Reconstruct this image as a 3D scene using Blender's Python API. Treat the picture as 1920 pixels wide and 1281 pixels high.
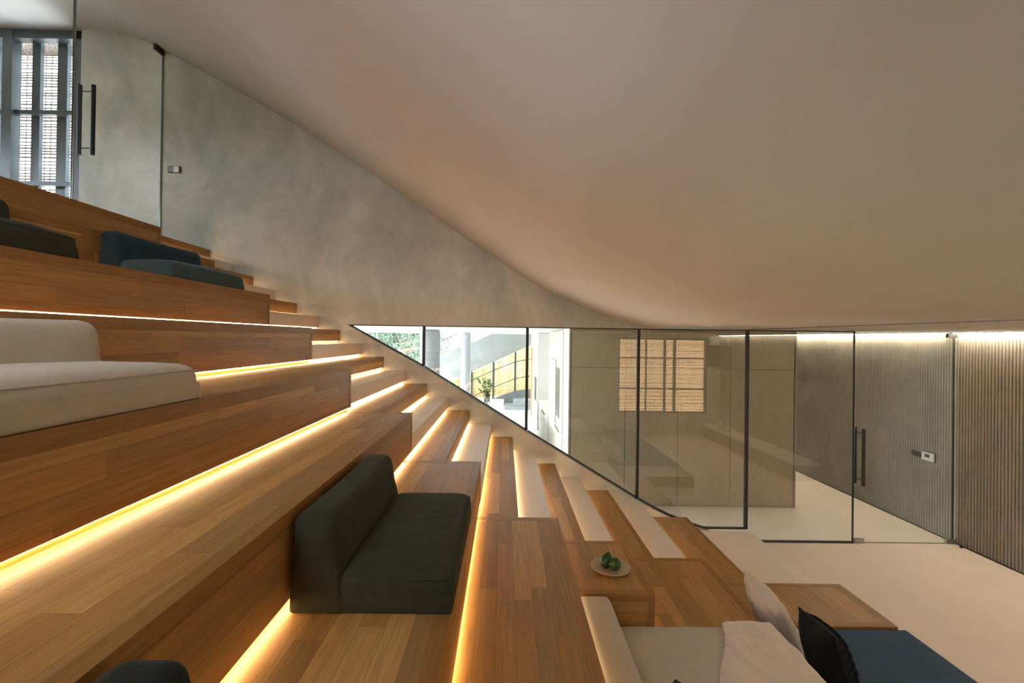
import bpy, bmesh, math, random
from mathutils import Vector, Matrix, noise
for o in list(bpy.data.objects): bpy.data.objects.remove(o, do_unlink=True)
SC = bpy.context.scene
COL = SC.collection
random.seed(7)
# ------------------------------------------------------------------ camera
YAW, PITCH, ROLL = .0065040, .0057458, .0133491
PPX, PPY, CAMZ, FPX = 953.11, 629.587, 2.65944, 853.0
def cam_axes():
    cy, sy, cp, sp = math.cos(YAW), math.sin(YAW), math.cos(PITCH), math.sin(PITCH)
    f = Vector((sy*cp, cy*cp, sp)); r = Vector((cy, -sy, 0)); u = r.cross(f)
    c, s = math.cos(ROLL), math.sin(ROLL)
    return c*r+s*u, -s*r+c*u, f
cd = bpy.data.cameras.new('camera'); cam = bpy.data.objects.new('camera', cd); COL.objects.link(cam)
r_, u_, f_ = cam_axes()
m = Matrix((r_, u_, -f_)).transposed().to_4x4(); m.translation = Vector((0, 0, CAMZ))
cam.matrix_world = m
cd.sensor_fit = 'HORIZONTAL'; cd.sensor_width = 36; cd.lens = FPX/1920*36
cd.shift_x = (960-PPX)/1920; cd.shift_y = (PPY-640.5)/1920; cd.clip_start = .02; cd.clip_end = 300
SC.camera = cam
# ------------------------------------------------------------------ world, light, exposure
SC.view_settings.view_transform = 'Standard'; SC.view_settings.look = 'None'
SC.view_settings.gamma = 1; SC.view_settings.use_curve_mapping = False
SC.view_settings.exposure = 0.36
SKY = 9.0; LED = 31
w = bpy.data.worlds.new('sky'); SC.world = w; w.use_nodes = True
bg = w.node_tree.nodes['Background']; bg.inputs['Strength'].default_value = SKY
_g = w.node_tree.nodes.new('ShaderNodeTexCoord'); _s = w.node_tree.nodes.new('ShaderNodeSeparateXYZ'); _r = w.node_tree.nodes.new('ShaderNodeValToRGB')
w.node_tree.links.new(_g.outputs['Generated'], _s.inputs[0]); w.node_tree.links.new(_s.outputs[2], _r.inputs[0]); w.node_tree.links.new(_r.outputs[0], bg.inputs['Color'])
_r.color_ramp.elements[0].position = .0; _r.color_ramp.elements[0].color = (.16, .17, .13, 1)
_r.color_ramp.elements[1].position = .03; _r.color_ramp.elements[1].color = (.83, .94, 1.07, 1)
def portal(name, loc, rot, sx, sy):
    l = bpy.data.lights.new(name, 'AREA'); l.shape = 'RECTANGLE'; l.size = sx; l.size_y = sy
    l.cycles.is_portal = True
    o = bpy.data.objects.new(name, l); o.location = loc; o.rotation_euler = rot; COL.objects.link(o)
def area(name, loc, rot, sx, sy, e, col):
    l = bpy.data.lights.new(name, 'AREA'); l.shape = 'RECTANGLE'; l.size = sx; l.size_y = sy
    l.energy = e; l.color = col
    o = bpy.data.objects.new(name, l); o.location = loc; o.rotation_euler = rot; COL.objects.link(o)
H = math.pi/2; YB_ = -.7
portal('portal_back_window', (4.4, -.95, 1.67), (H, 0, 0), 3.0, 2.3)
portal('portal_upper_window', (-6.6, 6.35, 5.2), (-H, 0, 0), 2.4, 3.0)
portal('portal_kitchen_end', (-4.0, 17.3, 1.5), (-H, 0, 0), 10.5, 2.9)
portal('portal_kitchen_side', (-8.9, 12, 1.4), (0, -H, 0), 2.9, 11)
# daylight outside the blind windows and open kitchen side; rear lamp is added fill
area('daylight_back', (4.4, -5.0, 2.4), (H, 0, 0), 13, 6.5, 1150, (1, .93, .78))
area('added_rear_fill', (-2.3, -3.0, 5.9), (math.radians(58), 0, math.radians(-22)), 2.2, 2.2, 110, (1, .97, .92))  # added lamp aimed through the invented rear window to brighten the treads
area('daylight_upper', (-6.6, 7.9, 5.6), (-math.radians(80), 0, 0), 2.6, 2.6, 260, (.86, .93, 1))
area('daylight_kitchen', (-9.6, 12, 2.4), (0, -math.radians(72), 0), 2.6, 9, 2200, (.94, .97, 1))
portal('portal_added_window', (-1.75, YB_-.25, 3.87), (H, 0, 0), 1.5, .9)  # serves the added rear window
portal('portal_added_opening', (-8.45, 2.4, 5.25), (0, -H, 0), .9, 5.5)  # serves the opening added in the left wall
# ------------------------------------------------------------------ node materials
def newmat(name):
    m = bpy.data.materials.new(name); m.use_nodes = True
    nt = m.node_tree; nt.nodes.clear()
    out = nt.nodes.new('ShaderNodeOutputMaterial')
    return m, nt, out
def N(nt, t, **kw):
    n = nt.nodes.new(t)
    for k, v in kw.items():
        if k.startswith('i_'): n.inputs[int(k[2:])].default_value = v
        else: setattr(n, k, v)
    return n
def L(nt, a, b): nt.links.new(a, b)
def math_(nt, op, a, b=None):
    n = nt.nodes.new('ShaderNodeMath'); n.operation = op
    for i, v in enumerate((a, b)):
        if v is None: continue
        if isinstance(v, (int, float)): n.inputs[i].default_value = v
        else: nt.links.new(v, n.inputs[i])
    return n.outputs[0]
def principled(nt, out, col=None, rough=.5, spec=.5, sheen=0., metal=0., sheen_rough=.5):
    p = nt.nodes.new('ShaderNodeBsdfPrincipled')
    if isinstance(col, tuple): p.inputs['Base Color'].default_value = (*col, 1)
    elif col is not None: nt.links.new(col, p.inputs['Base Color'])
    p.inputs['Roughness'].default_value = rough; p.inputs['Specular IOR Level'].default_value = spec
    p.inputs['Sheen Weight'].default_value = sheen; p.inputs['Metallic'].default_value = metal
    p.inputs['Sheen Roughness'].default_value = sheen_rough
    nt.links.new(p.outputs[0], out.inputs[0]); return p
def noise_col(nt, vec, scale, detail, stops, rough=.6, dist=0.):
    n = N(nt, 'ShaderNodeTexNoise'); n.inputs['Scale'].default_value = scale; n.inputs['Detail'].default_value = detail
    n.inputs['Roughness'].default_value = rough; n.inputs['Distortion'].default_value = dist
    L(nt, vec, n.inputs['Vector'])
    r = N(nt, 'ShaderNodeValToRGB'); L(nt, n.outputs[0], r.inputs[0])
    e = r.color_ramp.elements
    e[0].position, e[0].color = stops[0][0], (*stops[0][1], 1)
    e[1].position, e[1].color = stops[-1][0], (*stops[-1][1], 1)
    for p, c in stops[1:-1]:
        x = e.new(p); x.color = (*c, 1)
    return n, r.outputs[0]
def bump(nt, h, p, strength=.2, dist=.01):
    b = N(nt, 'ShaderNodeBump'); b.inputs['Strength'].default_value = strength; b.inputs['Distance'].default_value = dist
    L(nt, h, b.inputs['Height']); L(nt, b.outputs[0], p.inputs['Normal'])
def pos(nt, scale=(1, 1, 1)):
    g = N(nt, 'ShaderNodeNewGeometry'); mp = N(nt, 'ShaderNodeMapping'); mp.inputs['Scale'].default_value = scale
    L(nt, g.outputs['Position'], mp.inputs[0]); return mp.outputs[0]
def plain(name, col, rough=.5, spec=.5, metal=0., var=0.06, scale=9., sheen=0.):
    m, nt, out = newmat(name)
    lo = tuple(c*(1-var) for c in col); hi = tuple(min(1, c*(1+var)) for c in col)
    n, c = noise_col(nt, pos(nt), scale, 3, [(.3, lo), (.7, hi)])
    principled(nt, out, c, rough, spec, sheen, metal); return m
def wood(name, tones, pw=.088, pl=1.0, rough=.42, grain=1.0, axis='auto'):
    """planks run along Y (along X on faces that look along Y); every plank has its own tone"""
    m, nt, out = newmat(name)
    g = N(nt, 'ShaderNodeNewGeometry'); sp = N(nt, 'ShaderNodeSeparateXYZ'); L(nt, g.outputs['Position'], sp.inputs[0])
    sn = N(nt, 'ShaderNodeSeparateXYZ'); L(nt, g.outputs['True Normal'], sn.inputs[0])
    X, Y, Z = sp.outputs
    ax = math_(nt, 'GREATER_THAN', math_(nt, 'ABSOLUTE', sn.outputs[0]), .6)
    ay = math_(nt, 'GREATER_THAN', math_(nt, 'ABSOLUTE', sn.outputs[1]), .6)
    az = math_(nt, 'SUBTRACT', 1, math_(nt, 'MAXIMUM', ax, ay))
    if axis == 'vertical':
        U = Z; V = math_(nt, 'ADD', X, Y)
    else:
        U = math_(nt, 'ADD', math_(nt, 'MULTIPLY', Y, math_(nt, 'SUBTRACT', 1, ay)), math_(nt, 'MULTIPLY', X, ay))
        V = math_(nt, 'ADD', math_(nt, 'MULTIPLY', X, az), math_(nt, 'MULTIPLY', Z, math_(nt, 'SUBTRACT', 1, az)))
    v = math_(nt, 'ADD', math_(nt, 'DIVIDE', V, pw), math_(nt, 'MULTIPLY', az, 37.3))
    row = math_(nt, 'FLOOR', v)
    wn = N(nt, 'ShaderNodeTexWhiteNoise', noise_dimensions='1D'); L(nt, row, wn.inputs['W'])
    u = math_(nt, 'ADD', math_(nt, 'DIVIDE', U, pl), math_(nt, 'MULTIPLY', wn.outputs[0], 7.0))
    colm = math_(nt, 'FLOOR', u)
    cmb = N(nt, 'ShaderNodeCombineXYZ'); L(nt, row, cmb.inputs[0]); L(nt, colm, cmb.inputs[1])
    w2 = N(nt, 'ShaderNodeTexWhiteNoise', noise_dimensions='3D'); L(nt, cmb.outputs[0], w2.inputs['Vector'])
    ramp = N(nt, 'ShaderNodeValToRGB'); L(nt, w2.outputs[0], ramp.inputs[0])
    e = ramp.color_ramp.elements; e[0].color = (*tones[0], 1); e[1].color = (*tones[-1], 1)
    for i, t in enumerate(tones[1:-1]):
        x = e.new((i+1)/(len(tones)-1)); x.color = (*t, 1)
    # grain, stretched along the plank
    gv = N(nt, 'ShaderNodeCombineXYZ')
    L(nt, math_(nt, 'MULTIPLY', U, 2.2), gv.inputs[0]); L(nt, math_(nt, 'MULTIPLY', V, 42.), gv.inputs[1])
    L(nt, math_(nt, 'MULTIPLY', w2.outputs[0], 50.), gv.inputs[2])
    gn = N(nt, 'ShaderNodeTexNoise'); gn.inputs['Scale'].default_value = 1.6; gn.inputs['Detail'].default_value = 6
    gn.inputs['Roughness'].default_value = .65; gn.inputs['Distortion'].default_value = .8; L(nt, gv.outputs[0], gn.inputs['Vector'])
    gr = N(nt, 'ShaderNodeMapRange'); L(nt, gn.outputs[0], gr.inputs[0])
    gr.inputs[1].default_value = .3; gr.inputs[2].default_value = .72
    gr.inputs[3].default_value = 1-.3*grain; gr.inputs[4].default_value = 1+.16*grain
    # seams
    fv = math_(nt, 'FRACT', v); fu = math_(nt, 'FRACT', u)
    sv = math_(nt, 'LESS_THAN', math_(nt, 'MINIMUM', fv, math_(nt, 'SUBTRACT', 1, fv)), .0009/pw)
    su = math_(nt, 'LESS_THAN', math_(nt, 'MINIMUM', fu, math_(nt, 'SUBTRACT', 1, fu)), .0008/pl)
    seam = math_(nt, 'SUBTRACT', 1, math_(nt, 'MULTIPLY', math_(nt, 'MAXIMUM', sv, su), .45))
    k = math_(nt, 'MULTIPLY', gr.outputs[0], seam)
    mx = N(nt, 'ShaderNodeVectorMath', operation='SCALE'); L(nt, ramp.outputs[0], mx.inputs[0]); L(nt, k, mx.inputs['Scale'])
    p = principled(nt, out, mx.outputs[0], rough, .4)
    bump(nt, k, p, .12, .003); return m
M = {}
OAK = [(.33, .166, .047), (.50, .262, .079), (.42, .208, .060), (.62, .350, .116), (.34, .192, .068), (.54, .285, .089)]
M['oak'] = wood('oak_planks', OAK)
M['oak_edge'] = wood('oak_edge_board', [(.33, .160, .042), (.40, .195, .052)], pw=.2, pl=1.6)
M['veneer'] = wood('cabinet_veneer', [(.36, .29, .19), (.39, .31, .21)], pw=.6, pl=9., rough=.5, grain=.55, axis='vertical')
M['veneer_light'] = wood('pale_cabinet_veneer', [(.52, .49, .43), (.56, .53, .46)], pw=.6, pl=9., rough=.5, grain=.3, axis='vertical')
def concrete(name, a, b, c, rough=.75, sc=1.0):
    m, nt, out = newmat(name)
    v = pos(nt, (1, 1, .75))
    n, col = noise_col(nt, v, .9*sc, 7, [(.3, a), (.5, b), (.72, c)], .68, .6)
    n2, col2 = noise_col(nt, v, 4.5*sc, 8, [(.3, (.88, .88, .87)), (.72, (1.06, 1.06, 1.06))], .7, .3)
    mx = N(nt, 'ShaderNodeMix', data_type='RGBA', blend_type='MULTIPLY'); mx.inputs[0].default_value = 1
    L(nt, col, mx.inputs[6]); L(nt, col2, mx.inputs[7])
    p = principled(nt, out, mx.outputs[2], rough, .3); bump(nt, n2.outputs[0], p, .08, .01); return m
M['concrete'] = concrete('troweled_concrete', (.37, .40, .36), (.53, .535, .485), (.72, .705, .65))
M['concrete_cool'] = concrete('outdoor_concrete', (.30, .325, .35), (.34, .365, .39), (.39, .41, .43))
M['concrete_dark'] = concrete('blue_grey_concrete', (.11, .13, .14), (.14, .16, .17), (.17, .19, .20))
M['flute'] = concrete('fluted_plaster', (.30, .275, .23), (.37, .335, .28), (.45, .40, .335), sc=1.6)
M['plaster'] = plain('ceiling_plaster', (.62, .605, .58), .85, .2, var=.012, scale=1.5)
M['white_ceiling'] = plain('white_plaster', (.8, .8, .79), .85, .2, var=.01, scale=1.5)
M['floor'] = plain('seamless_floor', (.84, .72, .60), .42, .35, var=.03, scale=1.8)
M['kfloor'] = plain('pale_kitchen_floor', (.86, .86, .87), .35, .4, var=.02, scale=1.8)
M['step'] = plain('white_step_surface', (.86, .77, .66), .38, .35, var=.02, scale=2.5)
M['black'] = plain('black_metal', (.018, .02, .02), .45, .5, var=.1)
M['frame_blue'] = plain('dark_window_frame', (.05, .065, .07), .4, .5, var=.08)
M['steel'] = plain('brushed_steel', (.45, .44, .42), .3, .5, metal=1)
M['white_plastic'] = plain('white_plastic', (.75, .74, .72), .4, .5)
M['grey_plastic'] = plain('grey_plastic', (.24, .24, .23), .4, .5)
M['dark_plastic'] = plain('dark_plastic', (.035, .03, .025), .35, .5)
M['screen'] = plain('dull_display', (.06, .07, .06), .3, .5)
def fabric(name, col, sheen=.4, var=.14, scale=14, weave=900, rough=.9):
    m, nt, out = newmat(name)
    n, c = noise_col(nt, pos(nt), scale, 5, [(.3, tuple(x*(1-var) for x in col)), (.7, tuple(x*(1+var) for x in col))], .7)
    p = principled(nt, out, c, rough, .2, sheen)
    p.inputs['Sheen Tint'].default_value = (*[min(1, x*4+.1) for x in col], 1)
    wv = N(nt, 'ShaderNodeTexNoise'); wv.inputs['Scale'].default_value = weave*.35; wv.inputs['Detail'].default_value = 2
    L(nt, pos(nt), wv.inputs['Vector']); bump(nt, wv.outputs[0], p, .25, .002); return m
M['velvet_green'] = fabric('dark_olive_velvet', (.040, .041, .025), .22, .22)
M['velvet_blue'] = fabric('deep_blue_velvet', (.022, .04, .052), .45, .2)
M['velvet_slate'] = fabric('slate_blue_velvet', (.055, .082, .09), .4, .12)
M['velvet_black'] = fabric('blackish_velvet', (.018, .022, .02), .3, .2)
M['cream'] = fabric('cream_weave', (.58, .52, .42), .15, .04, 30)
M['mattress'] = fabric('slate_blue_mattress', (.043, .082, .13), .3, .1, 6)
M['throw'] = fabric('pale_pink_throw', (.86, .735, .635), .3, .06, 22, 500)
M['pillow_white'] = fabric('off_white_linen', (.74, .65, .58), .15, .04, 20)
M['pillow_black'] = fabric('black_cotton', (.012, .015, .017), .2, .2)
M['clay'] = plain('sand_glaze', (.50, .37, .235), .5, .4, var=.08, scale=30)
M['fruit'] = plain('green_fruit_skin', (.022, .062, .010), .35, .5, var=.35, scale=60)
M['fruit_light'] = plain('lime_skin', (.035, .085, .012), .35, .5, var=.3, scale=60)
M['stem'] = plain('fruit_stem', (.12, .10, .05), .7)
M['leaf'] = plain('leaf_green', (.10, .19, .06), .5, .4, var=.35, scale=12)
M['tree_leaf'] = plain('tree_leaf', (.10, .15, .11), .6, .3, var=.3, scale=3)
M['bark'] = plain('bark', (.30, .26, .22), .85, .2, var=.2)
M['grass'] = plain('grass', (.32, .40, .20), .9, .1, var=.3, scale=7)
M['wicker'] = plain('dark_wicker', (.11, .075, .045), .8, .2, var=.3, scale=60)
M['ceramic'] = plain('pale_ceramic', (.7, .66, .6), .3, .5)
def emis(name, col, s):
    m, nt, out = newmat(name); e = N(nt, 'ShaderNodeEmission'); e.inputs[0].default_value = (*col, 1); e.inputs[1].default_value = s
    L(nt, e.outputs[0], out.inputs[0]); return m
M['led'] = emis('led_light', (1, .69, .36), LED)
M['cove'] = emis('cove_led_light', (1, .86, .68), 64)
def reed(name, col, tr):
    m, nt, out = newmat(name)
    n, c = noise_col(nt, pos(nt, (1, 1, 1)), 40, 4, [(.3, tuple(x*.38 for x in col)), (.66, tuple(min(1, x*1.25) for x in col))])
    d = N(nt, 'ShaderNodeBsdfDiffuse'); t = N(nt, 'ShaderNodeBsdfTranslucent'); mx = N(nt, 'ShaderNodeMixShader'); mx.inputs[0].default_value = tr
    L(nt, c, d.inputs[0]); L(nt, c, t.inputs[0]); L(nt, d.outputs[0], mx.inputs[1]); L(nt, t.outputs[0], mx.inputs[2]); L(nt, mx.outputs[0], out.inputs[0])
    return m
M['reed'] = reed('golden_reed', (.82, .54, .19), .72)
M['reed_pale'] = reed('grey_reed', (.42, .36, .32), .35)
def glass(name, tint, gain):
    m, nt, out = newmat(name)
    fr = N(nt, 'ShaderNodeFresnel'); fr.inputs[0].default_value = 1.5
    k = math_(nt, 'MINIMUM', math_(nt, 'MULTIPLY', fr.outputs[0], gain), 1.0)
    t = N(nt, 'ShaderNodeBsdfTransparent'); t.inputs[0].default_value = (*tint, 1)
    g = N(nt, 'ShaderNodeBsdfGlossy'); g.inputs['Roughness'].default_value = 0.0; g.inputs[0].default_value = (.95, .97, .95, 1)
    mx = N(nt, 'ShaderNodeMixShader'); L(nt, k, mx.inputs[0]); L(nt, t.outputs[0], mx.inputs[1]); L(nt, g.outputs[0], mx.inputs[2]); L(nt, mx.outputs[0], out.inputs[0])
    return m
M['glass'] = glass('partition_glass', (.86, .88, .84), 3.7)
M['glass_clear'] = glass('clear_glass', (.95, .97, .96), 1.0)
M['glass_edge'] = plain('glass_edge', (.10, .15, .13), .2, .6)
# ------------------------------------------------------------------ mesh helpers
def box(bm, x0, x1, y0, y1, z0, z1):
    v = [bm.verts.new((x, y, z)) for z in (z0, z1) for y in (y0, y1) for x in (x0, x1)]
    for f in ((0, 2, 3, 1), (4, 5, 7, 6), (0, 1, 5, 4), (2, 6, 7, 3), (0, 4, 6, 2), (1, 3, 7, 5)): bm.faces.new([v[i] for i in f])
def obj(name, bm, mat, parent=None, smooth=False, bevel=0):
    bmesh.ops.recalc_face_normals(bm, faces=bm.faces)
    me = bpy.data.meshes.new(name); bm.to_mesh(me); bm.free()
    me.materials.append(mat)
    if smooth:
        for p in me.polygons: p.use_smooth = True
    o = bpy.data.objects.new(name, me); COL.objects.link(o)
    if parent is not None:
        o.parent = parent; o.matrix_parent_inverse = Matrix.Translation(-parent.location)
    if bevel:
        b = o.modifiers.new('bevel', 'BEVEL'); b.width = bevel; b.segments = 2; b.limit_method = 'ANGLE'
    return o
def bx(name, c, mat, parent=None, bevel=0):
    bm = bmesh.new(); box(bm, *c); return obj(name, bm, mat, parent, bevel=bevel)
def tag(o, label=None, cat=None, group=None, kind=None):
    if label: o['label'] = label
    if cat: o['category'] = cat
    if group: o['group'] = group
    if kind: o['kind'] = kind
    return o
def thing(name, loc, label, cat, group=None):
    o = bpy.data.objects.new(name, None); o.empty_display_size = .05; o.location = loc; COL.objects.link(o)
    return tag(o, label, cat, group)
def struct(o): o['kind'] = 'structure'; return o
def prism_y(bm, pts, y0, y1):
    """closed polygon in XZ, extruded along Y"""
    a = [bm.verts.new((x, y0, z)) for x, z in pts]; b = [bm.verts.new((x, y1, z)) for x, z in pts]
    bm.faces.new(a); bm.faces.new(b[::-1])
    n = len(pts)
    for i in range(n): bm.faces.new((a[i], a[(i+1) % n], b[(i+1) % n], b[i]))
def tube(bm, pts, r, seg=8, cap=True):
    rings = []
    for i, p in enumerate(pts):
        p = Vector(p); a = Vector(pts[max(i-1, 0)]); b = Vector(pts[min(i+1, len(pts)-1)])
        d = (b-a).normalized(); s = d.orthogonal().normalized() if i == 0 else (rs - d*rs.dot(d)).normalized()
        rs = s; t = d.cross(s); rr = r[i] if isinstance(r, (list, tuple)) else r
        rings.append([bm.verts.new(p+(s*math.cos(k*2*math.pi/seg)+t*math.sin(k*2*math.pi/seg))*rr) for k in range(seg)])
    for A, B in zip(rings, rings[1:]):
        for k in range(seg): bm.faces.new((A[k], A[(k+1) % seg], B[(k+1) % seg], B[k]))
    if cap: bm.faces.new(rings[0]); bm.faces.new(rings[-1][::-1])
def lathe(bm, prof, cx, cy, cz, seg=40):
    rings = []
    for r, z in prof:
        if r < 1e-6: rings.append([bm.verts.new((cx, cy, cz+z))]); continue
        rings.append([bm.verts.new((cx+r*math.cos(k*2*math.pi/seg), cy+r*math.sin(k*2*math.pi/seg), cz+z)) for k in range(seg)])
    for A, B in zip(rings, rings[1:]):
        for k in range(seg):
            k2 = (k+1) % seg
            if len(A) == 1 and len(B) == 1: continue
            if len(A) == 1: bm.faces.new((A[0], B[k], B[k2]))
            elif len(B) == 1: bm.faces.new((A[k], A[k2], B[0]))
            else: bm.faces.new((A[k], A[k2], B[k2], B[k]))
def soft(bm, x0, x1, y0, y1, z0, z1, r, crown=.0, fn=None, nseg=10):
    """rounded upholstery block; crown swells the top; fn(p) reshapes each point"""
    def coords(a, b):
        rr = min(r, (b-a)/2*.98); c = [0, .12, .3, .55, 1]
        L_ = [a+rr*t for t in c]; R_ = [b-rr*t for t in reversed(c)]
        n = nseg; mid = [a+rr+(b-a-2*rr)*i/n for i in range(1, n)]
        return L_+mid+R_, rr
    cx, rx = coords(x0, x1); cy, ry = coords(y0, y1); cz, rz = coords(z0, z1)
    R = min(rx, ry, rz); cache = {}
    def V(i, j, k):
        key = (i, j, k)
        if key in cache: return cache[key]
        p = Vector((cx[i], cy[j], cz[k]))
        Q = R if p.z > (z0+z1)/2 else min(R, .012)+(R-min(R, .012))*((p.z-z0)/(z1-z0)*2)**2*.6      # crisp at the bottom
        q = Vector((min(max(p.x, x0+Q), x1-Q), min(max(p.y, y0+Q), y1-Q), min(max(p.z, z0+Q), z1-Q)))
        d = p-q
        if d.length > 1e-9: p = q+d.normalized()*Q
        if crown:
            u = (p.x-x0)/(x1-x0)*2-1; v = (p.y-y0)/(y1-y0)*2-1
            p.z += crown*max(0, 1-u**4)*max(0, 1-v**4)*((p.z-z0)/(z1-z0))
        if fn: p = Vector(fn(p))
        cache[key] = bm.verts.new(p); return cache[key]
    I, J, K = len(cx)-1, len(cy)-1, len(cz)-1
    for i in range(I):
        for j in range(J):
            for k in (0, K): bm.faces.new((V(i, j, k), V(i+1, j, k), V(i+1, j+1, k), V(i, j+1, k)))
    for i in range(I):
        for k in range(K):
            for j in (0, J): bm.faces.new((V(i, j, k), V(i+1, j, k), V(i+1, j, k+1), V(i, j, k+1)))
    for j in range(J):
        for k in range(K):
            for i in (0, I): bm.faces.new((V(i, j, k), V(i, j+1, k), V(i, j+1, k+1), V(i, j, k+1)))
# ------------------------------------------------------------------ stair geometry numbers
R = .171
XN = {1: 3.24, 2: 2.412, 3: 1.819, 4: 1.372, 5: .992, 6: .668, 7: .398, 8: .112, 9: -.172, 10: -.455, 11: -.738, 12: -1.018,
      13: -1.300, 14: -1.589, 15: -1.876, 16: -2.161, 17: -2.445, 18: -2.732, 19: -3.020, 20: -3.305, 21: -3.592, 22: -3.877}
BN = {22: -3.594, 20: -3.022, 18: -2.450, 16: -1.880, 14: -1.245, 12: -.738, 10: -.176, 8: .395, 6: .985, 4: 1.825}
END = {22: 4.74, 20: 4.73, 18: 4.74, 16: 4.44, 14: 3.70, 12: 3.66, 10: 3.50, 8: 3.288, 6: 3.69, 4: 4.13}
YB, YF, YG = -.70, 5.97, 6.04
GAP = .032; SET = .03
# ------------------------------------------------------------------ room shell
struct(bx('floor', (1.2, 6.3, YB-.2, 6.12, -.15, 0), M['floor']))
struct(bx('floor_kitchen', (-9, 1.02, 6.12, 17.5, -.15, 0), M['kfloor']))
struct(bx('floor_corridor', (1.02, 6.3, 6.12, 17.5, -.15, 0), M['floor']))
struct(bx('floor_upper', (-8.2, XN[22]-.3, YB-.2, 6.1, 3.60, 22*R-.002), M['oak']))
prof = [(-8.2, 6.65), (-6.695, 6.65), (-6.138, 6.643), (-5.559, 6.631), (-5.301, 6.607), (-5.02, 6.556), (-4.718, 6.47), (-4.53, 6.375), (-3.928, 6.06),
        (-3.186, 5.65), (-2.195, 5.053), (-1.344, 4.502), (-.563, 3.985), (.076, 3.56), (.431, 3.345), (.785, 3.18), (1.069, 3.062), (1.353, 2.960),
        (1.6, 2.888), (1.813, 2.840), (2.05, 2.823), (2.4, 2.820), (3.23, 2.820), (6.2, 2.820)]
def crom(p, n=6):
    out = []
    for i in range(len(p)-1):
        p0, p1, p2, p3 = p[max(i-1, 0)], p[i], p[i+1], p[min(i+2, len(p)-1)]
        for k in range(n):
            t = k/n
            out.append(tuple(.5*((2*p1[a])+(-p0[a]+p2[a])*t+(2*p0[a]-5*p1[a]+4*p2[a]-p3[a])*t*t+(-p0[a]+3*p1[a]-3*p2[a]+p3[a])*t**3) for a in (0, 1)))
    return out+[p[-1]]
cp = crom(prof)
bm = bmesh.new(); NY = 8
prism_y(bm, cp+[(6.2, 3.05), (2.0, 3.1), (-4.5, 6.9), (-8.2, 6.9)], YB-.2, YF+.13)
o = struct(obj('ceiling', bm, M['plaster'], smooth=False))
for p in o.data.polygons: p.use_smooth = abs(p.normal.y) < .5
struct(bx('ceiling_kitchen', (-9, 6.2, YF+.131, 19.6, 2.832, 3.0), M['white_ceiling']))  # carried past the kitchen end as an added overhang to shade the parapet
struct(bx('trim_1', (3.226, 3.234, YB, 6.0, 2.815, 2.8203), M['black']))       # joint line along the ceiling
# far wall above the glazing, continuing to the upper window
def zc(x):
    for (a, za), (b, zb) in zip(cp, cp[1:]):
        if a <= x <= b: return za+(zb-za)*(x-a)/(b-a)
    return 2.82
bm = bmesh.new()
top = [(x, z+.02) for x, z in cp if -5.58 <= x <= 1.82]
pts = [(-5.60, 3.5), (-3.2, 3.5), (-2.075, 2.812), (2.02, 2.812), (1.95, 2.84)]+top[::-1]+[(-5.60, zc(-5.6)+.02)]
prism_y(bm, pts, YF, YF+.13)
struct(obj('wall_far_upper', bm, M['concrete']))
gl = [(-2.055, 2.812), (-1.08, 2.276), (.294, 1.443), (1.762, .569), (1.989, .445), (2.209, .338), (2.549, .212), (2.655, .178), (2.73, .171)]
bm = bmesh.new()
prism_y(bm, [(-5.6, 3.5), (-3.2, 3.5), (-2.075, 2.812)]+[(x, z-.012) for x, z in gl[1:]]+[(2.73, .0), (-5.6, 0)], YF, YF+.13)
struct(obj('wall_far_stringer', bm, M['concrete']))
# back wall behind the camera, with the blind window hole and an added hole for fill light
WX0, WX1, WZ0, WZ1 = 3.2, 5.72, .60, 2.72
bm = bmesh.new()
for c in ((-8.2, -2.5, YB-.2, YB, 0, 6.8), (-2.5, -1.0, YB-.2, YB, 0, 3.45), (-2.5, -1.0, YB-.2, YB, 4.3, 6.8),
          (-1.0, WX0, YB-.2, YB, 0, 6.8), (WX1, 6.3, YB-.2, YB, 0, 3), (WX0, WX1, YB-.2, YB, 0, WZ0), (WX0, WX1, YB-.2, YB, WZ1, 3)): box(bm, *c)
struct(obj('wall_back', bm, M['concrete']))
bm = bmesh.new()
for c in ((-8.4, -8.2, YB-.2, -.3, 3.5, 6.9), (-8.4, -8.2, 5.2, 6.2, 3.5, 6.9), (-8.4, -8.2, -.3, 5.2, 3.5, 4.85), (-8.4, -8.2, -.3, 5.2, 5.55, 6.9)): box(bm, *c)  # unseen opening in this wall is added to bring in daylight
struct(obj('wall_left', bm, M['plaster']))
# fluted wall on the right
def flutes(name, y0, y1, z1):
    bm = bmesh.new(); pitch = .039; n = int((y1-y0)/pitch); prev = None
    A = []
    for i in range(n):
        for t, d in ((0, .0), (.24, .0), (.28, .008), (.40, .0155), (.62, .018), (.84, .0155), (.96, .008)):
            A.append((y0+(i+t)*pitch, 6.066-d))
    lo = [bm.verts.new((x, y, 0)) for y, x in A]; hi = [bm.verts.new((x, y, z1)) for y, x in A]
    for i in range(len(A)-1): bm.faces.new((lo[i], lo[i+1], hi[i+1], hi[i]))
    b0 = [bm.verts.new((6.25, y, z)) for y, z in ((y0, 0), (y1, 0), (y1, z1), (y0, z1))]
    bm.faces.new(b0)
    bm.faces.new([lo[0], hi[0], b0[3], b0[0]]); bm.faces.new([lo[-1], b0[1], b0[2], hi[-1]])
    return struct(obj(name, bm, M['flute']))
flutes('wall_right', YB, 6.10, 2.83)
flutes('wall_right_corridor', 6.115, 15.5, 2.835)
struct(bx('trim_2', (6.052, 6.2, 6.10, 6.115, 0, 2.82), M['black']))           # dark jamb where the door meets the wall
struct(bx('baseboard_right', (6.030, 6.056, YB, 15.5, 0, .006), M['black']))
struct(bx('wall_corridor_end', (4.66, 6.2, 15.5, 15.7, 0, 2.83), M['concrete']))
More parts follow.
